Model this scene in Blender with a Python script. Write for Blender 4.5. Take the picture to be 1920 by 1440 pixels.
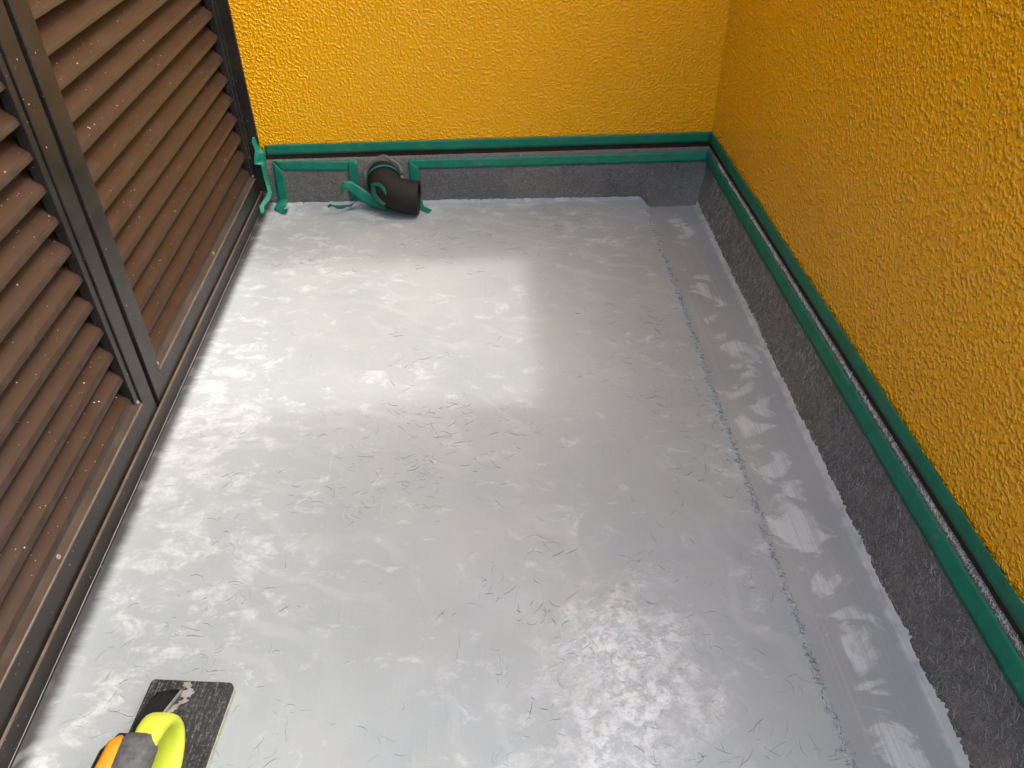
import bpy, bmesh, math, random
import numpy as np
from mathutils import Matrix, Vector, noise as mnoise
random.seed(7); rng = np.random.default_rng(11)
S = bpy.context.scene
for o in list(bpy.data.objects): bpy.data.objects.remove(o)

# ------------------------------------------------------------------ camera
# calibrated from the vanishing points of the photograph (1920 x 1440 px)
PX, PY = 960.0, 720.0
VY = (891.0, -488.0); VZ = (1000.0, 2620.0)
F = math.sqrt(-((VY[0]-PX)*(VZ[0]-PX) + (VY[1]-PY)*(VZ[1]-PY)))
def cam_dir(x, y): return Vector((x-PX, -(y-PY), -F)).normalized()
aY = cam_dir(*VY); aZ = -cam_dir(*VZ); aZ = (aZ - aY*aY.dot(aZ)).normalized(); aX = aY.cross(aZ)
ROT = Matrix((aX, aY, aZ))                  # camera -> world
CAM_H = 1.0
cam = bpy.data.cameras.new('camera'); cam.sensor_width = 36; cam.lens = F/1920*36
cam.clip_start = 0.02; cam.clip_end = 2000
cam_o = bpy.data.objects.new('camera', cam); S.collection.objects.link(cam_o)
cam_o.matrix_world = Matrix.Translation((0, 0, CAM_H)) @ ROT.to_4x4()
S.camera = cam_o
def ray(x, y): return ROT @ cam_dir(x, y)
C0 = Vector((0, 0, CAM_H))
def on_floor(x, y, z=0.0):
    r = ray(x, y); return C0 + r*((z-CAM_H)/r.z)
def on_x(x, y, X0):
    r = ray(x, y); return C0 + r*(X0/r.x)
def on_y(x, y, Y0):
    r = ray(x, y); return C0 + r*(Y0/r.y)

# ------------------------------------------------------------------ sky, sun, exposure
SUN_EL, SUN_AZ = math.radians(57), math.radians(90)     # azimuth from +Y towards +X
W = bpy.data.worlds.new('World'); S.world = W; W.use_nodes = True
wn = W.node_tree; wn.nodes.clear()
sky = wn.nodes.new('ShaderNodeTexSky'); sky.sky_type = 'NISHITA'; sky.sun_disc = False
sky.sun_elevation = SUN_EL; sky.sun_rotation = SUN_AZ; sky.dust_density = 6.0; sky.air_density = 1.8
hs = wn.nodes.new('ShaderNodeHueSaturation'); hs.inputs['Saturation'].default_value = 0.70
bg = wn.nodes.new('ShaderNodeBackground'); bg.inputs['Strength'].default_value = 0.15
wo = wn.nodes.new('ShaderNodeOutputWorld')
wn.links.new(sky.outputs[0], hs.inputs['Color']); wn.links.new(hs.outputs[0], bg.inputs['Color'])
wn.links.new(bg.outputs[0], wo.inputs['Surface'])
sl = bpy.data.lights.new('sun', 'SUN'); sl.energy = 0.52; sl.angle = math.radians(3.4); sl.color = (1.0, 0.97, 0.92)
so = bpy.data.objects.new('sun', sl); S.collection.objects.link(so)
sd = Vector((math.sin(SUN_AZ)*math.cos(SUN_EL), math.cos(SUN_AZ)*math.cos(SUN_EL), math.sin(SUN_EL)))
so.rotation_euler = sd.to_track_quat('Z', 'Y').to_euler()
S.view_settings.view_transform = 'Standard'; S.view_settings.look = 'None'
S.view_settings.gamma = 1.0; S.view_settings.exposure = 1.78
S.render.engine = 'CYCLES'; S.cycles.max_bounces = 6; S.cycles.diffuse_bounces = 4; S.cycles.glossy_bounces = 3

# ------------------------------------------------------------------ helpers
def link(o): S.collection.objects.link(o); return o
def mesh_obj(name, verts, faces, mat, parent=None, smooth=False):
    me = bpy.data.meshes.new(name); me.from_pydata([tuple(v) for v in verts], [], faces); me.update()
    if smooth: me.polygons.foreach_set('use_smooth', [True]*len(me.polygons))
    o = bpy.data.objects.new(name, me); link(o)
    if mat: me.materials.append(mat)
    if parent: o.parent = parent
    return o
def bm_obj(name, bm, mat, parent=None, smooth=False):
    me = bpy.data.meshes.new(name); bm.normal_update(); bm.to_mesh(me); bm.free()
    if smooth: me.polygons.foreach_set('use_smooth', [True]*len(me.polygons))
    o = bpy.data.objects.new(name, me); link(o); me.materials.append(mat)
    if parent: o.parent = parent
    return o
def empty(name, loc=(0, 0, 0)):
    o = bpy.data.objects.new(name, None); o.empty_display_size = .05; link(o); o.location = loc; return o
def tag(o, label=None, cat=None, group=None, kind=None):
    if label: o['label'] = label
    if cat: o['category'] = cat
    if group: o['group'] = group
    if kind: o['kind'] = kind
    return o
def box_bm(x0, x1, y0, y1, z0, z1, bev=0.0, seg=2):
    bm = bmesh.new(); bmesh.ops.create_cube(bm, size=1)
    for v in bm.verts:
        v.co = Vector((x0 if v.co.x < 0 else x1, y0 if v.co.y < 0 else y1, z0 if v.co.z < 0 else z1))
    if bev: bmesh.ops.bevel(bm, geom=bm.edges[:], offset=bev, segments=seg, profile=.5, affect='EDGES')
    return bm
def box(name, x0, x1, y0, y1, z0, z1, mat, parent=None, bev=0.0):
    return bm_obj(name, box_bm(x0, x1, y0, y1, z0, z1, bev), mat, parent)
def child_local(o, parent):              # keep world placement although the parent Empty is moved
    o.parent = parent; o.matrix_parent_inverse = Matrix.Translation(-Vector(parent.location))
    return o
def nz(x, y=0.0, z=0.0): return mnoise.noise(Vector((x, y, z)))

class NT:                                # small node-tree helper
    def __init__(self, name):
        self.m = bpy.data.materials.new(name); self.m.use_nodes = True
        self.t = self.m.node_tree; self.t.nodes.clear()
        self.out = self.n('ShaderNodeOutputMaterial'); self.b = self.n('ShaderNodeBsdfPrincipled')
        self.l(self.b.outputs[0], self.out.inputs['Surface'])
        self.co = self.n('ShaderNodeTexCoord').outputs['Object']
    def n(self, t): return self.t.nodes.new(t)
    def l(self, a, b): self.t.links.new(a, b)
    def put(self, sock, v):
        if isinstance(v, (int, float)): sock.default_value = v
        elif isinstance(v, (tuple, list)):
            sock.default_value = v if len(v) == len(sock.default_value) else (*v, 1.0)
        else: self.l(v, sock)
    def map(self, scale=(1, 1, 1), rot=(0, 0, 0), loc=(0, 0, 0), src=None):
        m = self.n('ShaderNodeMapping'); self.l(src or self.co, m.inputs['Vector'])
        m.inputs['Scale'].default_value = scale; m.inputs['Rotation'].default_value = rot; m.inputs['Location'].default_value = loc
        return m.outputs[0]
    def noise(self, scale, detail=2, rough=.5, dist=0, vec=None):
        n = self.n('ShaderNodeTexNoise'); self.l(vec or self.co, n.inputs['Vector'])
        n.inputs['Scale'].default_value = scale; n.inputs['Detail'].default_value = detail
        n.inputs['Roughness'].default_value = rough; n.inputs['Distortion'].default_value = dist
        return n.outputs['Fac']
    def voro(self, scale, vec=None, feature='F1', rnd=1.0):
        n = self.n('ShaderNodeTexVoronoi'); n.feature = feature; self.l(vec or self.co, n.inputs['Vector'])
        n.inputs['Scale'].default_value = scale; n.inputs['Randomness'].default_value = rnd
        return n.outputs['Distance']
    def rng(self, v, a, b, c=0.0, d=1.0, smooth=True):
        n = self.n('ShaderNodeMapRange'); n.interpolation_type = 'SMOOTHSTEP' if smooth else 'LINEAR'
        self.put(n.inputs['Value'], v)
        for k, x in zip(('From Min', 'From Max', 'To Min', 'To Max'), (a, b, c, d)): n.inputs[k].default_value = x
        return n.outputs[0]
    def math(self, op, a, b=0.0, clamp=False):
        n = self.n('ShaderNodeMath'); n.operation = op; n.use_clamp = clamp
        self.put(n.inputs[0], a); self.put(n.inputs[1], b); return n.outputs[0]
    def mix(self, f, a, b, mode='MIX'):
        n = self.n('ShaderNodeMix'); n.data_type = 'RGBA'; n.blend_type = mode
        self.put(n.inputs[0], f); self.put(n.inputs[6], a); self.put(n.inputs[7], b); return n.outputs[2]
    def xyz(self):
        n = self.n('ShaderNodeSeparateXYZ'); self.l(self.co, n.inputs[0]); return n.outputs
    def bump(self, h, strength=.3, dist=.01, prev=None):
        n = self.n('ShaderNodeBump'); n.inputs['Strength'].default_value = strength; n.inputs['Distance'].default_value = dist
        self.l(h, n.inputs['Height'])
        if prev: self.l(prev, n.inputs['Normal'])
        return n.outputs[0]
    def done(self, color, rough=.5, normal=None, spec=.5, metal=0.0, coat=None, coat_rough=.1):
        self.put(self.b.inputs['Base Color'], color); self.put(self.b.inputs['Roughness'], rough)
        self.b.inputs['Specular IOR Level'].default_value = spec; self.put(self.b.inputs['Metallic'], metal)
        if normal: self.l(normal, self.b.inputs['Normal'])
        if coat is not None:
            self.put(self.b.inputs['Coat Weight'], coat); self.put(self.b.inputs['Coat Roughness'], coat_rough)
            if normal: self.l(normal, self.b.inputs['Coat Normal'])
        return self.m

# ------------------------------------------------------------------ materials
def mat_floor():
    t = NT('grey_resin_floor'); X, Y, Z = t.xyz()
    big = t.noise(2.2, 4, .55); mid = t.noise(8, 5, .6, .4)
    c = t.mix(t.rng(big, .35, .68), (.312, .347, .366), (.370, .402, .418))
    c = t.mix(t.rng(mid, .45, .7, 0, .35), c, (.39, .405, .41))
    # smeared whitish blotches, denser by the louvre and towards the rear
    sm = t.map((1.0, 1.5, 1), (0, 0, math.radians(24)))
    n1 = t.noise(19, 6, .68, .5, sm); n2 = t.noise(3.1, 3, .5, .2)
    edge = t.math('MAXIMUM', t.rng(X, -.60, -.28, .095, 0), t.rng(Y, 1.75, 2.0, 0, .05))
    v = t.math('ADD', t.math('ADD', n1, t.math('MULTIPLY', t.math('SUBTRACT', n2, .5), .42)), edge)
    blot = t.rng(v, .555, .69)
    spots = t.math('MULTIPLY', t.rng(t.voro(34), .10, .20, 1, 0), t.rng(t.noise(5, 2), .56, .66))
    blot = t.math('MAXIMUM', blot, t.math('MULTIPLY', spots, .7))
    c = t.mix(t.math('MULTIPLY', blot, t.rng(t.noise(60, 5, .7), .35, .65, .15, .62)), c, (.57, .61, .63))
    # shiny trowelled patch, its bright glare painted into the colour
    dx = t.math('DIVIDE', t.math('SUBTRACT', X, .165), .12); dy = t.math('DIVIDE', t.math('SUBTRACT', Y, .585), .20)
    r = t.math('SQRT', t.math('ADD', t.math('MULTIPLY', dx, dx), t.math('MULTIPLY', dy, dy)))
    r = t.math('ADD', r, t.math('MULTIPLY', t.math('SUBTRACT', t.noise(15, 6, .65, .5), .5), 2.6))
    glare_patch = t.rng(r, .05, 1.3, 1, 0)
    c = t.mix(t.math('MULTIPLY', glare_patch, t.rng(t.noise(48, 5, .78, .2), .40, .60, .08, .80)), c, (.66, .70, .72))
    # fine dark pits and hairline drag marks
    pits = t.math('MULTIPLY', t.rng(t.voro(46), .035, .06, 1, 0), t.rng(t.noise(9, 2), .58, .7))
    c = t.mix(t.math('MULTIPLY', pits, .55), c, (.16, .16, .16))
    drag = t.noise(1, 3, .6, .3, t.map((150, 7, 1), (0, 0, math.radians(-58))))
    c = t.mix(t.rng(drag, .60, .78, 0, .16), c, (.62, .62, .62))
    # the coat thins out before it reaches the sill: bare dark margin with a brushed edge
    mg = t.math('ADD', X, t.math('MULTIPLY', t.math('SUBTRACT', t.noise(1, 4, .7, 0, t.map((10, 75, 1))), .5), .012))
    c = t.mix(t.rng(mg, -.622, -.597, .95, 0), c, (.035, .035, .035))
    wv = t.n('ShaderNodeTexWave'); wv.wave_type = 'RINGS'; wv.rings_direction = 'Z'; t.l(t.map((1, 1, 1), loc=(.55, -.35, 0)), wv.inputs['Vector'])
    for k_, v_ in (('Scale', 4.0), ('Distortion', 9.0), ('Detail', 3.0), ('Detail Scale', 1.6)): wv.inputs[k_].default_value = v_
    sweep_ = t.math('MULTIPLY', t.rng(wv.outputs['Fac'], .72, 1.0), t.rng(t.noise(3.3, 3), .42, .62))
    c = t.mix(t.math('MULTIPLY', sweep_, .14), c, (.60, .63, .65))
    ro = t.rng(t.noise(5, 4, .6), .3, .7, .34, .50)
    ro = t.math('SUBTRACT', t.math('ADD', ro, t.math('MULTIPLY', blot, .10)), t.math('MULTIPLY', glare_patch, .22))
    b = t.bump(t.noise(26, 5, .6, .6), .22, .006)
    b = t.bump(t.math('ADD', drag, t.math('MULTIPLY', pits, -1.5)), .10, .003, b)
    b = t.bump(t.noise(6, 2), .35, .02, b); b = t.bump(sweep_, .06, .003, b)
    b = t.bump(t.math('MULTIPLY', t.noise(60, 3, .65, .3), glare_patch), .4, .007, b)
    return t.done(c, ro, b, .5)
def mat_strip():
    t = NT('brushed_filler'); X, Y, Z = t.xyz()
    lines = t.noise(1, 4, .6, .1, t.map((210, 2.2, 60), (0, 0, math.radians(1.5))))
    n = t.noise(3, 3, .5, .3)
    c = t.mix(t.rng(n, .35, .7), (.282, .308, .328), (.345, .367, .380))
    c = t.mix(t.rng(lines, .5, .75, 0, .45), c, (.42, .43, .44))
    mid = t.rng(t.math('ABSOLUTE', t.math('SUBTRACT', X, .485)), .0, .07, .125, -.03)
    v = t.math('ADD', t.math('ADD', t.noise(12, 8, .62, .8, t.map((1.0, 1.2, 1), (0, 0, .5))), mid), t.math('MULTIPLY', t.math('SUBTRACT', t.noise(3.4, 2), .5), .35))
    sm = t.math('MULTIPLY', t.rng(v, .60, .70), t.rng(lines, .36, .56, .5, 1))
    c = t.mix(t.math('MULTIPLY', sm, .75), c, (.58, .62, .645))
    edge = t.math('ADD', t.rng(X, .535, .575, 0, .5), t.math('MULTIPLY', t.math('SUBTRACT', t.noise(40, 3), .5), .6))
    c = t.mix(t.rng(edge, .12, .42, 0, .75), c, (.58, .615, .635))
    b = t.bump(lines, .22, .002); b = t.bump(t.math('MULTIPLY', t.noise(70, 5, .7), sm), .3, .004, b); b = t.bump(t.noise(22, 3), .2, .005, b)
    return t.done(c, t.math('SUBTRACT', .46, t.math('MULTIPLY', sm, .06)), b, .5)
def mat_kerb():
    t = NT('fibrous_grey_coating'); X, Y, Z = t.xyz()
    a = t.noise(90, 3, .7, 2.2); b_ = t.noise(42, 4, .65, 3.0, t.map((1, 1, 1), loc=(3, 5, 1))); big = t.noise(4, 3)
    c = t.mix(t.rng(big, .35, .68), (.140, .141, .143), (.198, .190, .180))
    c = t.mix(t.rng(a, .5, .74, 0, .7), c, (.30, .295, .285))
    c = t.mix(t.rng(b_, .56, .7, 0, .35), c, (.035, .035, .035))
    c = t.mix(t.rng(t.math('ADD', Z, t.math('MULTIPLY', t.math('SUBTRACT', t.noise(9, 3), .5), .06)), .06, .12, 0, .35), c, (.24, .215, .19))
    bm_ = t.bump(t.math('ADD', a, b_), .75, .006)
    return t.done(c, t.rng(a, .3, .7, .72, .5), bm_, .35)
def mat_stucco(name, lo_, hi_, amp, coat, sc_=150):
    t = NT(name)
    n = t.noise(sc_, 1.2, .5, .05); n2 = t.noise(sc_*2, 1, .5, .0); lo = t.noise(3, 2)
    h = t.math('ADD', t.rng(n, lo_, hi_), t.math('MULTIPLY', n2, .25))
    c = t.mix(t.rng(lo, .3, .7), (.92, .420, .002), (.94, .440, .002))
    specks = t.math('MULTIPLY', t.rng(t.voro(26), .035, .05, 1, 0), t.rng(t.noise(4, 1), .60, .64))
    c = t.mix(t.math('MULTIPLY', specks, .8), c, (.05, .03, .01))
    b = t.bump(t.noise(300, 2), .10, .001)
    d = t.n('ShaderNodeDisplacement'); d.inputs['Scale'].default_value = amp; d.inputs['Midlevel'].default_value = .50
    t.l(h, d.inputs['Height']); t.l(d.outputs[0], t.out.inputs['Displacement'])
    t.m.displacement_method = 'BUMP'
    return t.done(c, .22, b, .36, 0.0, coat, .10)
def mat_tape():
    t = NT('green_masking_tape')
    n = t.noise(30, 4, .6, .4)
    c = t.mix(t.rng(n, .3, .7), (.001, .150, .088), (.003, .20, .120))
    c = t.mix(t.rng(t.noise(17, 5, .7, .6), .58, .74, 0, .45), c, (.16, .20, .185))
    b = t.bump(t.noise(55, 3, .6, .8), .35, .004); b = t.bump(t.noise(500, 2), .15, .0006, b)
    return t.done(c, .5, b, .4)
def mat_bronze(name, ca, cb, rough=.36, specks=True, dustc=(.42, .38, .33)):
    t = NT(name); t.co = t.n('ShaderNodeNewGeometry').outputs['Position']
    n = t.noise(14, 4, .6)
    c = t.mix(t.rng(n, .3, .7), ca, cb)
    c = t.mix(t.rng(t.noise(1, 3, .6, 0, t.map((40, 3, 40))), .5, .8, 0, .10), c, (.09, .062, .045))
    if specks:
        s = t.rng(t.voro(62), .05, .10, 1, 0); s = t.math('MULTIPLY', s, t.rng(t.noise(34, 2), .52, .58))
        s2 = t.math('MULTIPLY', t.rng(t.voro(130), .06, .11, 1, 0), t.rng(t.noise(60, 2), .49, .56))
        c = t.mix(t.math('MULTIPLY', t.math('MAXIMUM', s, s2), .75), c, (.55, .50, .45))
    b = t.bump(t.noise(260, 2), .06, .001)
    return t.done(c, t.rng(n, .3, .7, rough-.05, rough+.1), b, .28)
def mat_plain(name, col, rough=.5, var=.15, scale=20, spec=.5, bump=.1):
    t = NT(name); n = t.noise(scale, 5, .6)
    c = t.mix(t.rng(n, .3, .7), tuple(x*(1-var) for x in col), tuple(min(1, x*(1+var)) for x in col))
    return t.done(c, t.rng(n, .3, .7, max(.05, rough-.06), rough+.06), t.bump(t.noise(scale*8, 3), bump, .002), spec)
def mat_plate():
    t = NT('scuffed_black_plate')
    sc = t.noise(1, 5, .7, .2, t.map((320, 26, 1), (0, 0, math.radians(-12))))
    f = t.noise(190, 6, .75)
    c = t.mix(t.rng(t.noise(16, 3), .35, .7), (.012, .013, .014), (.024, .025, .027))
    c = t.mix(t.rng(t.math('MULTIPLY', sc, f), .23, .40, 0, .8), c, (.20, .205, .21))
    return t.done(c, .55, t.bump(f, .3, .002), .4)

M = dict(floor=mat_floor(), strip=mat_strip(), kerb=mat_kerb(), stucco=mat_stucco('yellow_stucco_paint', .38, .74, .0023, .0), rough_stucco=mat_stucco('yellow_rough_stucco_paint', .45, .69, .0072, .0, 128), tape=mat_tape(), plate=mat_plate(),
    slat=mat_bronze('brown_slat_paint', (.0260, .0116, .0056), (.0345, .0156, .0078), .46),
    frame=mat_bronze('dark_bronze_frame', (.016, .0143, .013), (.023, .0205, .0187), .34),
    bead=mat_bronze('worn_brown_bead', (.042, .031, .024), (.060, .044, .034), .42, False),
    slat_lip=mat_plain('slat_edge_reflection', (.026, .0185, .015), .4, .2, 40), lip=mat_plain('worn_edge', (.10, .072, .054), .45, .2, 40),  # slat edge: same paint, greyed to carry its reflections in the colour
    void=mat_plain('dark_interior', (.012, .010, .009), .8), gap=mat_plain('dark_slot_shade', (.020, .013, .008), .9, .5, 60),  # dark tones standing in for shade behind the slats and in the slot
    screw=mat_plain('dull_screw', (.19, .155, .125), .4), seal=mat_plain('pale_sealant', (.24, .24, .235), .5),
    pipe=mat_plain('brown_black_pipe', (.0135, .0115, .0105), .7, .25, 45, .4, .25),
    dark_fibre=mat_plain('dark_fibre', (.115, .12, .125), .5, .3, 30), mid_fibre=mat_plain('grey_fibre', (.25, .265, .275), .5, .2, 30),
    pale_fibre=mat_plain('pale_fibre', (.33, .325, .31), .45, .25, 30), white_fibre=mat_plain('white_fibre', (.56, .585, .60), .4, .1, 30),
    kerb_dark=mat_plain('blackened_fibre', (.10, .10, .10), .5, .3, 30),
    neon=mat_plain('neon_yellow_plastic', (.53, .61, .05), .45, .06, 30), grip=mat_plain('grey_rubber_grip', (.085, .09, .095), .6, .3, 120, .4, .3),
    orange=mat_plain('scuffed_orange_plastic', (.66, .27, .012), .5, .12, 60), black=mat_plain('black_plastic', (.012, .012, .013), .3, .2, 30),
    foam=mat_plain('pale_sponge', (.42, .44, .33), .8, .15, 150, .3, .4), mortar=mat_plain('dried_grey_filler', (.27, .265, .25), .6, .15, 90, .4, .4),
    asphalt=mat_plain('grey_ground', (.20, .20, .19), .8, .15, 3), coping=mat_plain('coping_metal', (.10, .07, .05), .4))

# ------------------------------------------------------------------ the setting
YB = 2.10                                     # rear wall face
def xr(y): return .598 + (YB-y)*.021          # right wall face, a degree out of parallel
Y_NEAR = -1.3
Z_WALL, Z_TOP = .139, .1245                    # wall bottom edge, kerb top

ground = mesh_obj('ground', [(-600, -600, -.12), (600, -600, -.12), (600, 600, -.12), (-600, 600, -.12)], [(0, 1, 2, 3)], M['asphalt'])
tag(ground, 'plain grey ground around the balcony', kind='structure')

# floor coat: a sheet with a ragged right edge (edge of the fibre mat) and a ragged rear edge
def seam_x(y): return .4225 + .0035*nz(y*9, 3.1) + .0022*nz(y*60, 1.7) + .0016*nz(y*210, 9.1)
def back_y(x): return 2.072 - .030*(x-.0)/.6*.66 + .003*nz(x*40, 4.4) + .002*nz(x*150, 2.2)
ys = list(np.linspace(Y_NEAR, .2, 12)) + list(np.linspace(.205, 2.0, 620))
V, Fc = [], []
nx = 8
for y in ys:
    e = seam_x(y)
    for i in range(nx): V.append((-.66 + (e+.66)*i/(nx-1), y, 0.0))
    V.append((e + .0012, y, -.0042))
for j in range(len(ys)-1):
    for i in range(nx):
        a = j*(nx+1)+i; Fc.append((a, a+1, a+nx+2, a+nx+1))
# rear apron
xs = np.linspace(-.66, seam_x(2.0), 260); base = len(V)
for x in xs: V.append((x, 2.0, 0.0)); V.append((x, back_y(x)-.012, 0.0)); V.append((x, back_y(x)+.003, .004+.003*nz(x*120, 8)))
for i in range(len(xs)-1):
    for k in range(2):
        a = base+i*3+k; Fc.append((a, a+3, a+4, a+1))
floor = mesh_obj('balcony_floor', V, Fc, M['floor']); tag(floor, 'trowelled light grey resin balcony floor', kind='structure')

# kerbs (upstands): ruled faces between the floor line and the top edge under the walls
def kerb_r(y, s, off=0.0):                    # s 0 floor .. 1 top
    b = Vector((.561, y, -.004)); p = Vector((xr(y)-.0030, y, Z_TOP))
    sag = .010*math.sin(math.pi*min(max(s, 0), 1))**2
    n = Vector((-(p.z-b.z), 0, p.x-b.x)).normalized()
    return b.lerp(p, s) + n*(off - sag)
def kb_base(x): return back_y(min(x, .416))+.001
def kb_jog(x): return .050*min(1.0, max(0.0, (x-.412)/.020))       # the coving swells out behind the filler strip
def kerb_b(x, s, off=0.0):
    b = Vector((x, kb_base(x), -.004)); p = Vector((x, YB-.004, Z_TOP))
    q = b.lerp(p, s); q.y -= kb_jog(x)*max(0.0, 1-s/.55)**2
    return q + Vector((0, -(p.z-b.z), (p.y-b.y))).normalized()*off
def rough_sheet(name, fn, us, ns, mat, depth_dir, parent=None):
    V, Fc = [], []
    for u in us:
        for k in range(ns+1):
            s = k/ns; V.append(fn(u, s, .0012*nz(u*70, s*9, 1)+.0006*nz(u*260, s*40, 5)))
        top = fn(u, 1.0); V.append(top + depth_dir*.012 + Vector((0, 0, .0035))); V.append(top + depth_dir*.06 + Vector((0, 0, .003)))
        V.append(top + depth_dir*.06 + Vector((0, 0, -.2)))
    m = ns+4
    for i in range(len(us)-1):
        for k in range(m-1):
            a = i*m+k; Fc.append((a, a+m, a+m+1, a+1))
    return mesh_obj(name, V, Fc, mat, parent, True)
kr = rough_sheet('upstand', kerb_r, np.linspace(Y_NEAR, 2.092, 430), 14, M['kerb'], Vector((1, 0, 0)))
tag(kr, 'long dark grey fibre-coated upstand under the shaded side wall', 'upstand')
kb = rough_sheet('upstand', kerb_b, np.linspace(-.66, .600, 270), 14, M['kerb'], Vector((0, 1, 0)))
tag(kb, 'short dark grey fibre-coated upstand with the pipe coming through it', 'upstand')

# brushed filler strip along the foot of the long upstand, feathered onto it
ys2 = list(np.linspace(Y_NEAR, .2, 30)) + list(np.linspace(.205, 2.03, 915))
V, Fc = [], []
for y in ys2:
    cl = .05 + .03*nz(y*16, 6.6) + .03*abs(nz(y*70, 2.8)) + .06*max(0, nz(y*190, 7.3))
    V += [(.405, y, -.0036), (.47, y, -.0034 + .0006*nz(y*8, 1)), (.535, y, -.0034 + .0006*nz(y*8, 4)), tuple(Vector((.5575, y, -.0024)))]
    V += [tuple(kerb_r(y, .03, .0026)), tuple(kerb_r(y, max(.035, cl), .0016))]
for j in range(len(ys2)-1):
    for i in range(5):
        a = j*6+i; Fc.append((a, a+1, a+7, a+6))
strip = mesh_obj('filler_strip', V, Fc, M['strip'], floor)
strip['label'] = 'paler brushed filler strip along the long upstand'

# ---- loose fibres: each kind of place one 'stuff' mesh of tapered curved hairs
def hairs(name, specs, mat, parent, seg=4):
    V, Fc = [], []
    for (p, d, n, L, w, curv) in specs:
        side0 = n.cross(d).normalized(); pts = []; cur = p.copy(); dd = d.copy()
        for k in range(seg+1):
            pts.append((cur.copy(), dd.copy())); cur = cur + dd*(L/seg)
            q = n.cross(dd); dd = (dd + q*(curv/seg)).normalized()
        b = len(V)
        for k, (c, t_) in enumerate(pts):
            ww = w*(.25 + .75*math.sin(math.pi*min(.98, max(.04, k/seg)))) ; sd_ = n.cross(t_).normalized()
            lift = n*(w*.45*math.sin(math.pi*k/seg) + .0001)
            V += [c + sd_*ww*.5, c - sd_*ww*.5, c + lift + n*w*.5]
        for k in range(seg):
            a = b+k*3
            for u, v in ((0, 1), (1, 2), (2, 0)): Fc.append((a+u, a+v, a+3+v, a+3+u))
    o = mesh_obj(name, V, Fc, mat, parent); o['kind'] = 'stuff'; return o
UP = Vector((0, 0, 1))
def floor_hairs(n, wmin, wmax, lmin, lmax, bias):
    out = []
    while len(out) < n:
        x = random.uniform(-.60, .415); y = random.uniform(.22, 2.02)
        dens = .04 + 1.3*max(0, nz(x*3.6, y*3.6, bias)+.12)**1.3
        dens *= (.25 + .75*min(1, (x+.62)/.7)) * (1.0 if y < 1.2 else .55)
        if random.random() > dens: continue
        for _ in range(random.choice((1, 1, 2, 3, 6))):
            px, py = x+random.gauss(0, .014), y+random.gauss(0, .014)
            if px > .415 or px < -.6 or py > 2.03: continue
            a = random.uniform(0, 2*math.pi)
            out.append((Vector((px, py, .0002)), Vector((math.cos(a), math.sin(a), 0)), UP, random.uniform(lmin, lmax), random.uniform(wmin, wmax), random.gauss(0, 1.3)))
    return out
hairs('dark_fibres', floor_hairs(460, .0002, .0006, .006, .030, 1.0), M['dark_fibre'], floor)
hairs('grey_fibres', floor_hairs(900, .0002, .00055, .006, .026, 1.6), M['mid_fibre'], floor)
hairs('white_fibres', floor_hairs(90, .0005, .0010, .010, .025, 7.0), M['white_fibre'], floor)
def seam_hairs(n):
    out = []
    for _ in range(n):
        y = random.uniform(.22, 1.99); x = seam_x(y) + random.gauss(-.0025, .0026); a = random.gauss(math.pi/2, .9)
        out.append((Vector((x, y, .0003)), Vector((math.cos(a), math.sin(a), 0)), UP, random.uniform(.002, .009), random.uniform(.0003, .0010), random.gauss(0, 2)))
    return out
hairs('seam_fibres', seam_hairs(900), M['mid_fibre'], floor)
hairs('seam_fibres', seam_hairs(1500), M['white_fibre'], floor)
hairs('seam_fibres', seam_hairs(200), M['dark_fibre'], floor)
def kerb_hairs(n, right=True, lo=.06, hi=.70, wmin=.0002, wmax=.0006):
    out = []
    for _ in range(n):
        s = random.uniform(lo, hi)
        if right:
            y = random.uniform(.3, 1.99); p = kerb_r(y, s, .0010); q = kerb_r(y, s+.02, .0010); tv = Vector((0, 1, 0))
        else:
            x = random.uniform(-.62, .56); p = kerb_b(x, s, .0010); q = kerb_b(x, s+.02, .0010); tv = Vector((1, 0, 0))
        up = (q-p).normalized(); nrm = (up.cross(tv) if right else tv.cross(up)).normalized()
        if (C0-p).dot(nrm) < 0: nrm = -nrm
        a = random.uniform(0, 2*math.pi)
        out.append((p, up*math.sin(a)*(1 if hi-lo > .1 else .35)+tv*math.cos(a), nrm, random.uniform(.005, .020) if hi-lo > .1 else random.uniform(.003, .008), random.uniform(wmin, wmax), random.gauss(0, 1.4)))
    return out
hairs('pale_fibres', kerb_hairs(4200), M['pale_fibre'], kr); hairs('dark_fibres', kerb_hairs(1400), M['kerb_dark'], kr)
hairs('pale_fibres', kerb_hairs(1300, False), M['pale_fibre'], kb); hairs('dark_fibres', kerb_hairs(900, False), M['kerb_dark'], kb)
hairs('white_fibres', kerb_hairs(450, True, .03, .10), M['white_fibre'], kr)
hairs('edge_fibres', kerb_hairs(2200, True, .972, 1.0, .0004, .0009), M['white_fibre'], kr)
hairs('edge_fibres', kerb_hairs(260, False, .985, 1.0), M['pale_fibre'], kb)

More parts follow.
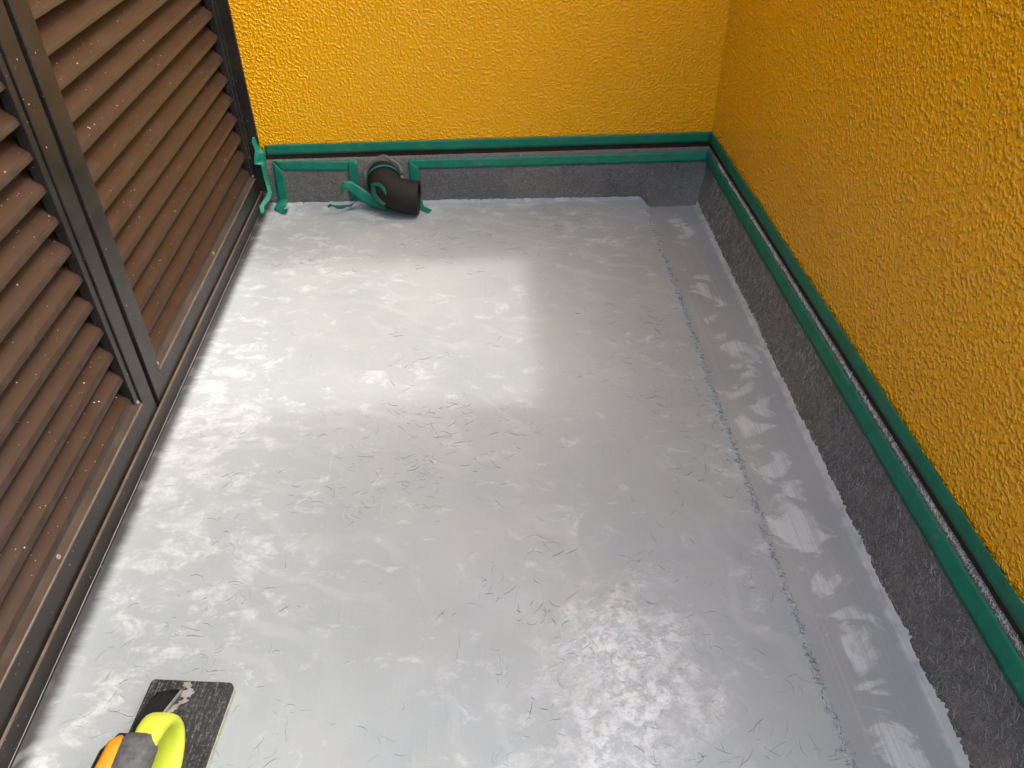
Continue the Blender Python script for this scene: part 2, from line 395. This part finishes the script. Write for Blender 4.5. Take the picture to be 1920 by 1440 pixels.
# ---- stucco walls: dense front sheet (really displaced) closed by plain sides
def h_right(y):                               # unseen top of the side wall, steps and gap made for the sun patch
    pts = [(-9, .60), (.34, .60), (.345, 1.95), (1.19, 1.95), (1.195, .82), (1.745, .82), (1.75, 1.95), (9, 1.95)]
    for (a, ha), (b, hb) in zip(pts, pts[1:]):
        if a <= y <= b: return ha + (hb-ha)*(y-a)/(b-a)
    return 1.95
def wall_mesh(name, fn, us, zs, htop, back):
    V, Fc = [], []; m = len(zs)+1
    for u in us:
        k_ = min(1.0, (htop(u)-.02-zs[0])/(zs[-1]-zs[0]))
        for z in zs: V.append(fn(u, zs[0]+(z-zs[0])*k_))
        V.append(fn(u, htop(u)))
    for i in range(len(us)-1):
        for k in range(m-1):
            a = i*m+k; Fc.append((a, a+m, a+m+1, a+1))
    return V, Fc
ysw = list(np.linspace(YB+.012, .3, 60)) + list(np.linspace(.28, Y_NEAR, 24)); ysw = sorted(set(ysw + [1.745, 1.75, 1.195, 1.19, .34, .345]), reverse=True)
zsw = list(np.linspace(Z_WALL, .78, 20))
V, Fc = wall_mesh('w', lambda y, z: Vector((xr(y), y, z)), ysw, zsw, h_right, None)
m = len(zsw)+1; nb = len(V)
for y in ysw: V += [Vector((xr(y)+.13, y, Z_WALL)), Vector((xr(y)+.13, y, h_right(y)))]
for i in range(len(ysw)-1):
    a, b = nb+2*i, nb+2*(i+1); f0, f1 = i*m, (i+1)*m
    Fc += [(a, a+1, b+1, b), (f0, a, b, f1), (f0+m-1, f1+m-1, b+1, a+1)]
wr = mesh_obj('stucco_wall', V, Fc, M['rough_stucco'], None, True)
for p in wr.data.polygons:
    if p.index >= (len(ysw)-1)*(m-1): p.use_smooth = False
tag(wr, 'long shaded yellow stucco wall running beside the brushed filler strip', 'wall')
xsw = list(np.linspace(-.66, .612, 40)); zsb = list(np.linspace(Z_WALL, .62, 16))
V, Fc = wall_mesh('w', lambda x, z: Vector((x, YB, z)), xsw, zsb, lambda u: 2.4, None)
m = len(zsb)+1; nb = len(V)
for x in xsw: V += [Vector((x, YB+.13, Z_WALL)), Vector((x, YB+.13, 2.4))]
for i in range(len(xsw)-1):
    a, b = nb+2*i, nb+2*(i+1); f0, f1 = i*m, (i+1)*m
    Fc += [(a, a+1, b+1, b), (f0, a, b, f1), (f0+m-1, f1+m-1, b+1, a+1)]
wb = mesh_obj('stucco_wall', V, Fc, M['stucco'], None, True)
for p in wb.data.polygons:
    if p.index >= (len(xsw)-1)*(m-1): p.use_smooth = False
tag(wb, 'bright yellow stucco end wall above the drain pipe', 'wall')
# dark sheet closing the slot under each wall, painted for its recess shade
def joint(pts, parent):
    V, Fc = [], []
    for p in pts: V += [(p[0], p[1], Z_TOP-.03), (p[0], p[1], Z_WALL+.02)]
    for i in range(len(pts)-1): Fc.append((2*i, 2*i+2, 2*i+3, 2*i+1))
    return mesh_obj('slot_shade', V, Fc, M['gap'], parent)
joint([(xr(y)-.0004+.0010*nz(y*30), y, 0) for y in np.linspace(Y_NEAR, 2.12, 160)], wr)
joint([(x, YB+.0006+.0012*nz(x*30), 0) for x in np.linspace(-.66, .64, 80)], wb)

# ------------------------------------------------------------------ louvre screen
XS, XF, XBD, XSL = -.628, -.634, -.640, -.643       # sill face, frame face, bead, slat fronts
scr = empty('louvre_screen', (XF, 1.0, 0)); tag(scr, 'dark bronze louvre screen with brown curved slats beside the floor', 'louvre screen')
def sc(o): return child_local(o, scr)
Y_END = YB-.002; TOPZ = 2.05  # screen top is unseen, raised to darken the long wall
def extrude_profile(name, prof, y0, y1, mat, smooth=False, closed=True):
    n = len(prof); V = [(x, y0, z) for x, z in prof]+[(x, y1, z) for x, z in prof]
    Fc = [(i, (i+1) % n, n+(i+1) % n, n+i) for i in range(n if closed else n-1)]
    if closed: Fc += [tuple(range(n-1, -1, -1)), tuple(range(n, 2*n))]
    o = mesh_obj(name, V, Fc, mat, None)
    if smooth:
        for p in o.data.polygons: p.use_smooth = len(p.vertices) == 4
    return sc(o)
# sill: face, small lip, groove behind it
extrude_profile('sill', [(XS, -.01), (XS, .039), (XS-.001, .0402), (XS-.0036, .0402), (XS-.0044, .039), (XS-.0044, .026), (XS-.05, .026), (XS-.05, -.01)], Y_NEAR, Y_END, M['frame'])
extrude_profile('sill_lip', [(XS+.0005, .0386), (XS+.0005, .0406), (XS-.0030, .0412), (XS-.0030, .0403)], Y_NEAR, Y_END, M['lip'])
# thin line of sealant where the sill meets the coat
V, Fc = [], []
for i, y in enumerate(np.linspace(.2, 2.05, 300)):
    w = .0004 + .0009*nz(y*25, 2)+.0030*max(0, nz(y*11, 8)-.32)
    V += [(XS+.0004, y, .0062+max(.0001, w)), (XS+.0010, y, .0060), (XS+.0004, y, .0056)]
    if i: a = 3*i; Fc += [(a-3, a, a+1, a-2), (a-2, a+1, a+2, a-1)]
sc(mesh_obj('sealant_line', V, Fc, M['seal']))
Y_M = [-1.29, .37, 1.1775 ]           # joints between the panels (stile pairs); near panel unseen, stretched to block sky
ST = .051                                            # width of one stile face
Z_RAIL, Z_BEAD = .084, .102
# slat profile: lip, then a convex top face running up and back under the next slat
prof_top = [(.0020, 0), (-.0004, .0088), (-.0016, .0100), (-.006, .0135), (-.012, .0185), (-.0185, .025), (-.0245, .0325), (-.0300, .041), (-.0345, .050), (-.0375, .059)]
TH = .0016
prof = prof_top + [(x-TH, z-.0004) for x, z in reversed(prof_top)]
PITCH = .0497; Z0 = .151 - 2*PITCH
slat_cache = {}
def slat(y0, y1, z, fr):
    key = (round(y0, 4), round(y1, 4))
    if key in slat_cache:
        o = slat_cache[key].copy(); link(o)
    else:
        n = len(prof); L = y1-y0
        V = [(x, 0, zz) for x, zz in prof]+[(x, L, zz) for x, zz in prof]
        Fc = [(i, n+i, n+(i+1) % n, (i+1) % n) for i in range(n)]+[tuple(range(n)), tuple(range(2*n-1, n-1, -1))]
        o = mesh_obj('slat', V, Fc, M['slat'])
        for p in o.data.polygons: p.use_smooth = len(p.vertices) == 4
        o.data.set_sharp_from_angle(angle=math.radians(38)); slat_cache[key] = o
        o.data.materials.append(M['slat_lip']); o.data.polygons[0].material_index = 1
    o.parent = fr
    o.location = (XSL + random.uniform(-.0004, .0004), y0, z + random.uniform(-.0006, .0006)); return o
def panel(ya, y0, y1, yb):                                   # y0..y1: clear opening between stile faces
    bm = bmesh.new(); O = [(ya, .0265), (yb, .0265), (yb, TOPZ), (ya, TOPZ)]; I = [(y0, Z_RAIL), (y1, Z_RAIL), (y1, TOPZ-.07), (y0, TOPZ-.07)]
    R_ = [[bm.verts.new((x, y, z)) for y, z in L_] for x, L_ in ((XF, O), (XF, I), (XF-.04, I), (XF-.04, O))]
    for a in range(4):
        for k in range(4):
            b_ = (a+1) % 4; bm.faces.new((R_[a][k], R_[a][(k+1) % 4], R_[b_][(k+1) % 4], R_[b_][k]))
    bmesh.ops.recalc_face_normals(bm, faces=bm.faces[:])
    bmesh.ops.bevel(bm, geom=[e for e in bm.edges if len(e.link_faces) == 2 and e.calc_face_angle() > .5], offset=.0013, segments=2, profile=.5, affect='EDGES')
    fr = sc(bm_obj('panel_frame', bm, M['frame']))
    def sub(o): o.parent = fr; o.matrix_parent_inverse = Matrix.Identity(4); return o
    # sloping bead on top of the rail, with its worn front arris
    sub(extrude_profile('glazing_bead', [(XF-.0012, Z_RAIL-.001), (XF-.0012, Z_RAIL+.0022), (XBD-.004, Z_BEAD), (XBD-.010, Z_BEAD), (XBD-.010, Z_RAIL-.001)], y0+.0005, y1-.0005, M['bead']))
    sub(extrude_profile('worn_arris', [(XF+.0003, Z_RAIL-.0012), (XF+.0003, Z_RAIL+.0012), (XF-.0026, Z_RAIL+.0034), (XF-.0026, Z_RAIL)], y0+.001, y1-.001, M['lip']))
    for a, b in ((y0+.0004, y0+.012), (y1-.0175, y1-.0030)):      # upright beads
        sub(box('glazing_bead', XBD-.014, XF-.003, a, b, Z_BEAD-.004, TOPZ-.072, M['frame'], None, .001))
    k = 0
    while Z0 + k*PITCH + .062 < TOPZ-.05:
        slat(y0+.0015, y1-.0015, Z0 + k*PITCH, fr); k += 1
    for yy in (y0+.007, (y0+y1)/2, y1-.007):
        bm = bmesh.new(); bmesh.ops.create_uvsphere(bm, u_segments=12, v_segments=8, radius=.0042)
        for v in bm.verts: v.co.z *= .45
        for v in bm.verts:
            if v.co.z > .0012 and v.co.xy.length < .0022: v.co.z -= .0010
        bmesh.ops.rotate(bm, verts=bm.verts, matrix=Matrix.Rotation(math.radians(68), 3, 'Y'))
        bmesh.ops.translate(bm, verts=bm.verts, vec=(XBD+.0020, yy, (Z_RAIL+Z_BEAD)/2+.001))
        sub(bm_obj('screw', bm, M['screw'], None, True))
    return fr
edges = [(Y_M[0]+ST, Y_M[1]-.049), (Y_M[1]+ST, Y_M[2]-.049), (Y_M[2]+ST, Y_END-.022)]
panel(Y_M[0], edges[0][0], edges[0][1], Y_M[1]-.0075)
panel(Y_M[1]+.0075, edges[1][0], edges[1][1], Y_M[2]-.0075)
panel(Y_M[2]+.0075, edges[2][0], edges[2][1], Y_END-.010)
for yj in Y_M[1:]: sc(box('mullion_core', XF-.045, XF-.0075, yj-.0085, yj+.0085, .026, TOPZ, M['frame']))
sc(box('edge_channel', XF-.04, -.609, Y_END-.0098, Y_END, .042, TOPZ, M['frame'], None, .001))
sc(box('interior_dark_sheet', -.76, -.72, Y_M[0], Y_END, -.01, TOPZ, M['void']))  # added dark sheet in place of the unlit interior behind the slats

# ------------------------------------------------------------------ masking tape
def ribbon(name, pairs, label, group=None, th=.0006, sub=4, wob=.0006):
    """pairs: list of (edge a, edge b) points along the tape; a thin solid strip"""
    P = []
    for i in range(len(pairs)-1):
        for k in range(sub):
            f = k/sub; P.append((pairs[i][0].lerp(pairs[i+1][0], f), pairs[i][1].lerp(pairs[i+1][1], f)))
    P.append(pairs[-1]); NW = 4; V, Fc = [], []
    for i, (a, b) in enumerate(P):
        for k in range(NW+1):
            V.append(a.lerp(b, k/NW))
    for i in range(len(P)-1):
        for k in range(NW):
            q = i*(NW+1)+k; Fc.append((q, q+1, q+NW+2, q+NW+1))
    o = mesh_obj(name, V, Fc, M['tape'], None, True)
    me = o.data; nv = [v.normal.copy() for v in me.vertices]
    for v, n in zip(me.vertices, nv):
        if n.dot(C0-v.co) < 0: n = -n
        v.co += n*(wob*nz(v.co.x*45, v.co.y*45, v.co.z*45+2))
    sm = o.modifiers.new('thickness', 'SOLIDIFY'); sm.thickness = th; sm.offset = 0
    tag(o, label, 'tape', group); return o
def wav(u, k): return .0009*nz(u*14, k)+.0005*nz(u*55, k+3)
# on the walls, just above the slot: one run that turns the inner corner
G = 'green masking tape'
pr = [(Vector((x, YB-.0030, Z_WALL+.0012+wav(x, 1))), Vector((x, YB-.0030, Z_WALL+.0288+wav(x, 2)))) for x in np.linspace(-.598, xr(YB)-.004, 90)]
ribbon('masking_tape', pr, 'green tape edging the foot of the bright end wall above the slot', G, sub=2)
pr = [(Vector((xr(y)-.0034, y, Z_WALL+.0006+wav(y, 5))), Vector((xr(y)-.0034, y, Z_WALL+.0315+wav(y, 6)))) for y in np.linspace(YB-.003, -.2, 200)]
ribbon('masking_tape', pr, 'green tape edging the foot of the long shaded wall above the slot', G, sub=2)
# on the upstands
def zs(z): return (z+.004)/(Z_TOP+.004)
S1, S0 = zs(.1165), zs(.0905)
pr = [(kerb_r(y, S1+wav(y, 8)*6, .0018), kerb_r(y, S0-.02+wav(y, 9)*6, .0018)) for y in np.linspace(2.0865, -.2, 160)]
ribbon('masking_tape', pr, 'green tape along the upper edge of the long upstand', G, sub=2)
def kbp(px, py, off=.0020):                   # a pixel on the short upstand's face
    lo, hi = -.2, 1.2; x = on_y(px, py, YB-.015).x
    for _ in range(30):
        s = (lo+hi)/2; p = kerb_b(x, s); q = on_y(px, py, p.y); x = q.x
        if p.z < q.z: lo = s
        else: hi = s
    return kerb_b(x, (lo+hi)/2, off)
def c1(x, y): return (420+x/4.0, 220+y/4.0)   # coordinates of the enlarged corner view
def K(x, y, off=.0020): return kbp(*c1(x, y), off)
def FL(x, y, z=.0015): return on_floor(*c1(x, y), z)
def YP(x, y, Y): return on_y(*c1(x, y), Y)
xa = K(1385, 345).x
pr = [(kerb_b(x, S1+wav(x, 3)*6, .0022), kerb_b(x, S0+wav(x, 4)*6, .0022)) for x in np.linspace(xa, .5935, 60)]
ribbon('masking_tape', pr, 'green tape along the upper edge of the short upstand between pipe and corner', G, sub=2)
ribbon('masking_tape', [(K(1380, 322, .003), K(1462, 380, .003)), (K(1386, 380, .003), K(1463, 420, .003)), (K(1395, 470, .003), K(1466, 470, .003)), (K(1410, 560, .003), K(1475, 560, .003)), (FL(1440, 640, .006), FL(1490, 632, .006)), (FL(1470, 690), FL(1500, 668)), (FL(1530, 722), FL(1562, 695))],
       'short upright green tape beside the mouth of the pipe, its end on the floor', G)
ribbon('masking_tape', [(K(365, 324), K(440, 398)), (K(500, 325), K(500, 400)), (K(700, 325), K(700, 399)), (K(930, 324), K(935, 398)), (K(1000, 322), K(1000, 400))],
       'level green tape on the short upstand between louvre and pipe', G)
ribbon('masking_tape', [(K(362, 326, .0028), K(440, 400, .0028)), (K(378, 430, .0028), K(455, 440, .0028)), (K(398, 560, .0028), K(474, 560, .0028)), (FL(408, 622, .012), FL(482, 622, .012)), (FL(375, 690, .004), FL(456, 672, .003)), (FL(432, 724), FL(452, 690)), (FL(470, 720, .006), FL(486, 684, .012))],
       'upright green tape near the louvre with its curled end on the floor', G)
ribbon('masking_tape', [(K(930, 340, .0028), K(1000, 326, .0028)), (K(936, 440, .0028), K(1004, 440, .0028)), (K(944, 560, .0028), K(1012, 540, .0028)), (K(952, 625, .0034), K(1018, 600, .0034))],
       'upright green tape on the short upstand just left of the pipe', G)
ribbon('masking_tape', [(YP(950, 668, 2.052), YP(1024, 606, 2.050)), (YP(925, 668, 2.04), YP(1000, 632, 2.036)), (YP(890, 688, 2.03), YP(940, 655, 2.03)), (YP(845, 684, 2.025), YP(860, 660, 2.02)), (YP(818, 668, 2.02), YP(828, 658, 2.02)), (YP(775, 668, 2.015), YP(795, 648, 2.01)), (YP(782, 680, 2.01), YP(815, 660, 2.008))],
       'thin twisted tail of green tape lifting off the floor', G)
ribbon('masking_tape', [(YP(872, 578, 2.045), YP(884, 582, 2.046)), (YP(878, 530, 2.042), YP(905, 545, 2.043)), (YP(892, 482, 2.045), YP(930, 530, 2.043)), (YP(955, 478, 2.05), YP(960, 575, 2.045)), (YP(1040, 535, 2.045), YP(1015, 622, 2.040)), (YP(1110, 582, 2.04), YP(1090, 660, 2.032)), (YP(1230, 640, 2.03), YP(1210, 700, 2.02))],
       'wide crumpled green tape passing under the pipe from the upstand', G)
# louvre-side corner
ribbon('masking_tape', [(YP(212, 150, 2.085), YP(252, 146, 2.092)), (YP(206, 185, 2.08), YP(262, 195, 2.092)), (YP(232, 245, 2.078), YP(275, 235, 2.09)), (YP(225, 300, 2.07), YP(312, 262, 2.088)), (YP(224, 352, 2.066), YP(316, 318, 2.086)), (YP(285, 358, 2.07), YP(308, 340, 2.084))],
       'crumpled green tape knot at the corner of louvre and end wall', G)
ribbon('masking_tape', [(YP(272, 340, 2.062), YP(306, 335, 2.072)), (YP(292, 430, 2.060), YP(322, 430, 2.068)), (YP(312, 500, 2.056), YP(342, 500, 2.064)), (YP(330, 560, 2.045), YP(366, 565, 2.052)), (YP(300, 610, 2.03), YP(352, 612, 2.036)), (YP(262, 665, 2.01), YP(306, 665, 2.015)), (YP(275, 722, 1.995), YP(300, 722, 1.998))],
       'narrow green tape hanging down the louvre edge to the floor', G)

# ------------------------------------------------------------------ drain pipe elbow
def tube(name, path, radii, mat, parent=None, seg=28, caps=True, squash=1.0):
    V, Fc = [], []; n = len(path); prev = None
    for i, p in enumerate(path):
        d = (path[min(i+1, n-1)] - path[max(i-1, 0)]).normalized()
        if prev is None: prev = d.orthogonal().normalized() if abs(d.z) > .9 else UP.cross(d).normalized()
        prev = (prev - d*prev.dot(d)).normalized(); q = d.cross(prev)
        for k in range(seg):
            a = 2*math.pi*k/seg; V.append(p + (prev*math.cos(a) + q*math.sin(a)*squash)*radii[i])
    for i in range(n-1):
        for k in range(seg):
            Fc.append((i*seg+k, i*seg+(k+1) % seg, (i+1)*seg+(k+1) % seg, (i+1)*seg+k))
    if caps: Fc += [tuple(range(seg-1, -1, -1)), tuple(range((n-1)*seg, n*seg))]
    o = mesh_obj(name, V, Fc, mat, parent)
    for p in o.data.polygons: p.use_smooth = len(p.vertices) == 4
    return o
def bez(P, n):
    out = []
    for i in range(n+1):
        t = i/n; Q = [p.copy() for p in P]
        while len(Q) > 1: Q = [Q[j].lerp(Q[j+1], t) for j in range(len(Q)-1)]
        out.append(Q[0])
    return out
PR = .0435
pA = on_y(*c1(1195, 455), 2.085); pE = on_floor(*c1(1462, 602), .047)
pa = bez([pA + Vector((0, .03, .004)), pA + Vector((0, -.035, -.004)), Vector((pA.x+.012, pE.y+.012, pE.z+.010)), Vector((pA.x+.05, pE.y+.003, pE.z+.003)), pE], 22)
pipe = empty('drain_pipe', (pA.x, pA.y, 0)); tag(pipe, 'stubby dark brown plastic drain elbow sticking out of the short upstand', 'pipe')
nP = len(pa); rad = [PR*(1.0 if i < nP-6 else 1.035) for i in range(nP)]
# hollow end: run the path back inside with a smaller radius
path2 = pa + [pa[-1].copy(), pa[-4].copy(), pa[-7].copy()]
def elbow():
    V, Fc = [], []; seg = 36; prev = None; rings = []
    ds = [(pa[min(i+1, nP-1)] - pa[max(i-1, 0)]).normalized() for i in range(nP)]
    for i in range(nP):
        d = ds[i]
        if prev is None: prev = UP.cross(d).normalized()
        prev = (prev - d*prev.dot(d)).normalized(); rings.append((pa[i], prev.copy(), d.cross(prev), rad[i]))
    for i in (nP-1, nP-4, nP-8): c, a, b, r = rings[i]; rings.append((c, a, b, PR*.90))
    for c, a, b, r in rings:
        for k in range(seg):
            t = 2*math.pi*k/seg; V.append(c + (a*math.cos(t)+b*math.sin(t))*r)
    for i in range(len(rings)-1):
        for k in range(seg): Fc.append((i*seg+k, i*seg+(k+1) % seg, (i+1)*seg+(k+1) % seg, (i+1)*seg+k))
    Fc.append(tuple(range((len(rings)-1)*seg, len(rings)*seg)))
    o = mesh_obj('elbow', V, Fc, M['pipe'])
    for p in o.data.polygons: p.use_smooth = len(p.vertices) == 4
    o.data.set_sharp_from_angle(angle=math.radians(40)); return o
child_local(elbow(), pipe)
def ring(name, c, d, r, rt, mat, parent, n=40, a0=0, a1=2*math.pi, wob=0.0, sq=1.0):
    d = d.normalized(); u = UP.cross(d).normalized(); v = d.cross(u)
    pts = [c + (u*math.cos(a)+v*math.sin(a)*sq)*(r + wob*nz(math.cos(a)*3, math.sin(a)*3, 5)) for a in np.linspace(a0, a1, n)]
    o = tube(name, pts, [rt*(1+.35*nz(i*.5, 3)) for i in range(n)], mat, None, 8)
    return child_local(o, parent) if parent else o
ring('sealing_collar', kerb_b(pA.x, .62, .002), Vector((0, -1, .25)), PR+.006, .0055, M['kerb'], pipe, wob=.004)
# tape wound on the pipe
def band(idx, a0, a1, w, label, lift=.0012, n=26):
    c = pa[idx]; d = (pa[idx+1]-pa[idx-1]).normalized(); u = UP.cross(d).normalized(); v = d.cross(u)
    pr = []
    for a in np.linspace(a0, a1, n):
        e = (u*math.cos(a)+v*math.sin(a)); ww = w*(1+.25*nz(a*2, 1.5))
        pr.append((c + e*(PR+lift) - d*ww*.5, c + e*(PR+lift+.0015) + d*ww*.5))
    return ribbon('masking_tape', pr, label, G, sub=1)
band(4, -.3, 3.6, .012, 'green tape wound round the root of the pipe', .002)
ribbon('masking_tape', [(YP(1098, 500, 1.968), YP(1106, 530, 1.968)), (YP(1130, 488, 1.962), YP(1140, 512, 1.962)), (YP(1165, 490, 1.955), YP(1165, 520, 1.956)), (YP(1205, 530, 1.945), YP(1185, 540, 1.946)), (YP(1212, 555, 1.943), YP(1200, 560, 1.943)), (YP(1218, 580, 1.942), YP(1212, 582, 1.942))],
       'loose curled end of green tape on top of the pipe', G)
ribbon('masking_tape', [(YP(1100, 520, 1.975), YP(1130, 522, 1.962)), (YP(1108, 570, 1.975), YP(1140, 570, 1.955)), (YP(1135, 620, 1.965), YP(1168, 612, 1.945)), (YP(1190, 660, 1.955), YP(1215, 650, 1.935))],
       'green tape slanting down the near flank of the pipe', G)

# ------------------------------------------------------------------ hand float
A, B, C = on_floor(286, 1271, .016), on_floor(438, 1281, .016), on_floor(388, 1440, .016)
ev = (C-B).normalized(); eu = Vector((-ev.y, ev.x, 0)); eu = eu if eu.dot(B-A) > 0 else -eu
eu = (eu*.35 + (B-A).normalized()*.65).normalized()
PW = (B-A).dot(eu); PL = .29
org = (A+B)*.5; org.z = 0
fl = empty('hand_float', org); tag(fl, 'black hand float with neon yellow loop handle lying on the floor', 'hand float')
fl.rotation_euler = (0, 0, math.atan2(eu.y, eu.x))
# local frame: x across, y away from the near end (towards the rear wall), z up; front edge at y = 0, plate runs to y = -PL
def loc(o): o.parent = fl; return o
def rrect(w, l, r, z0, z1, bev, mat, name, y0=0.0):
    bm = bmesh.new(); pts = []
    for cx, cy, a0 in ((w/2-r, y0-r, 0), (-w/2+r, y0-r, 90), (-w/2+r, y0-l+r, 180), (w/2-r, y0-l+r, 270)):
        for k in range(7):
            a = math.radians(a0+15*k); pts.append((cx+r*math.cos(a), cy+r*math.sin(a)))
    f = bm.faces.new([bm.verts.new((x, y, z0)) for x, y in pts])
    e = bmesh.ops.extrude_face_region(bm, geom=[f]); vs = [v for v in e['geom'] if isinstance(v, bmesh.types.BMVert)]
    bmesh.ops.translate(bm, verts=vs, vec=(0, 0, z1-z0)); bmesh.ops.recalc_face_normals(bm, faces=bm.faces[:])
    if bev: bmesh.ops.bevel(bm, geom=[e_ for e_ in bm.edges if all(abs(v.co.z-z1) < 1e-6 for v in e_.verts)], offset=bev, segments=2, affect='EDGES', profile=.5)
    return loc(bm_obj(name, bm, mat))
plate = rrect(PW, PL, .006, .0085, .016, .0012, M['plate'], 'plate')
rrect(PW+.0016, PL+.001, .007, .0005, .0085, 0, M['foam'], 'sponge_pad', .0005)
# raised mounting tongue and dried filler beside it
def L(px, py, z):                              # pixel -> local point on the level z
    p = on_floor(px, py, z) - org; c, s = math.cos(-fl.rotation_euler.z), math.sin(-fl.rotation_euler.z)
    return Vector((p.x*c-p.y*s, p.x*s+p.y*c, z))
def c4(x, y): return (60+x/4.174, 1220+y/4.174)
def prism(name, pix, z0, z1, mat, extra=None):
    P = [L(*c4(*p), z1) for p in pix] + (extra or []); n = len(P)
    V = [Vector((p.x, p.y, z0)) for p in P]+[Vector((p.x, p.y, z1)) for p in P]
    Fc = [tuple(range(n, 2*n)), tuple(range(n-1, -1, -1))]+[(i, (i+1) % n, n+(i+1) % n, n+i) for i in range(n)]
    o = mesh_obj(name, V, Fc, mat); bm = bmesh.new(); bm.from_mesh(o.data); bmesh.ops.recalc_face_normals(bm, faces=bm.faces[:]); bm.to_mesh(o.data); bm.free()
    return loc(o)
prism('mounting_tongue', [(1165, 302), (1060, 306), (985, 322), (930, 375), (860, 470), (800, 560), (780, 640), (900, 660), (1020, 485)], .0162, .0205, M['black'])
prism('tongue_edge', [(1172, 300), (1164, 304), (1022, 482), (1036, 482)], .0162, .0215, M['mortar']).parent = plate
for k, pts in enumerate([[(1190, 248), (1240, 244), (1258, 270), (1230, 290), (1185, 278)], [(1185, 300), (1250, 292), (1272, 318), (1240, 360), (1190, 380), (1165, 350)], [(1150, 390), (1215, 375), (1232, 380), (1190, 420), (1140, 442)], [(1105, 430), (1150, 410), (1140, 450), (1095, 480), (1060, 482)]]):
    q = []
    for i in range(len(pts)):
        a, b = Vector(pts[i]), Vector(pts[(i+1) % len(pts)])
        for f in (0, .33, .66): p = a.lerp(b, f); q.append((p.x+random.gauss(0, 5), p.y+random.gauss(0, 5)))
    prism('dried_filler', q, .0161, .0168, M['mortar']).parent = plate
# handle: neon front loop, grey grip, orange inlay, black body (swept along y, z)
def sweep(name, pts, widths, thick, mat, seg=20, x0=0.0):
    V, Fc = [], []; n = len(pts)
    for i, (y, z) in enumerate(pts):
        a, b = pts[max(i-1, 0)], pts[min(i+1, n-1)]; ty, tz = b[0]-a[0], b[1]-a[1]; l = math.hypot(ty, tz); ny, nz_ = -tz/l, ty/l
        for k in range(seg):
            t = 2*math.pi*k/seg; e = .72
            cx = math.copysign(abs(math.cos(t))**e, math.cos(t))*widths[i]*.5; cn = math.copysign(abs(math.sin(t))**e, math.sin(t))*thick[i]*.5
            V.append((x0+cx, y+ny*cn, z+nz_*cn))
    for i in range(n-1):
        for k in range(seg): Fc.append((i*seg+k, i*seg+(k+1) % seg, (i+1)*seg+(k+1) % seg, (i+1)*seg+k))
    Fc += [tuple(range(seg-1, -1, -1)), tuple(range((n-1)*seg, n*seg))]
    o = mesh_obj(name, V, Fc, mat); bm = bmesh.new(); bm.from_mesh(o.data); bmesh.ops.recalc_face_normals(bm, faces=bm.faces[:]); bm.to_mesh(o.data); bm.free()
    for p in o.data.polygons: p.use_smooth = len(p.vertices) == 4
    return loc(o)
def lerp_list(vals, n):
    m_ = len(vals)-1; out = []
    for i in range(n):
        t = i/(n-1)*m_; k = min(int(t), m_-1); out.append(vals[k]+(vals[k+1]-vals[k])*(t-k))
    return out
def sm2(P, n): return [(v.x, v.y) for v in bez([Vector((p[0], p[1], 0)) for p in P], n)]
HB = -.103
lp = sm2([(HB-.12, .021), (HB-.055, .020), (HB-.010, .018), (HB+.026, .026), (HB+.038, .070), (HB+.020, .102), (HB-.014, .104), (HB-.045, .098)], 30)
hd = sweep('handle', lp, lerp_list([.038, .040, .040, .038, .037, .035, .032, .026], 31), lerp_list([.010, .012, .012, .012, .014, .017, .020, .018], 31), M['neon'], 20, .014)
gp = [(HB-.020, .0985), (HB-.030, .098), (HB-.07, .096), (HB-.11, .094), (HB-.14, .086), (HB-.16, .066), (HB-.168, .040), (HB-.160, .020)]
sweep('grip', gp, [.036, .042, .044, .044, .040, .036, .036, .042], [.027, .033, .036, .036, .032, .024, .020, .014], M['grip'], 20, .008).parent = hd
sweep('inlay', [(HB-.022, .102), (HB-.032, .107), (HB-.07, .107), (HB-.12, .102), (HB-.14, .094)], [.006, .018, .022, .022, .008], [.006, .012, .016, .016, .008], M['orange'], 14, -.015).parent = hd
sweep('under_shell', [(HB-.010, .086), (HB-.03, .080), (HB-.08, .078), (HB-.13, .072)], [.016, .048, .054, .050], [.010, .022, .026, .024], M['black'], 16, -.020).parent = hd
sweep('mounting_rail', [(HB+.02, .0195), (HB-.03, .021), (HB-.10, .021), (HB-.175, .0195)], [.030, .044, .044, .036], [.006, .010, .010, .006], M['black'], 14)
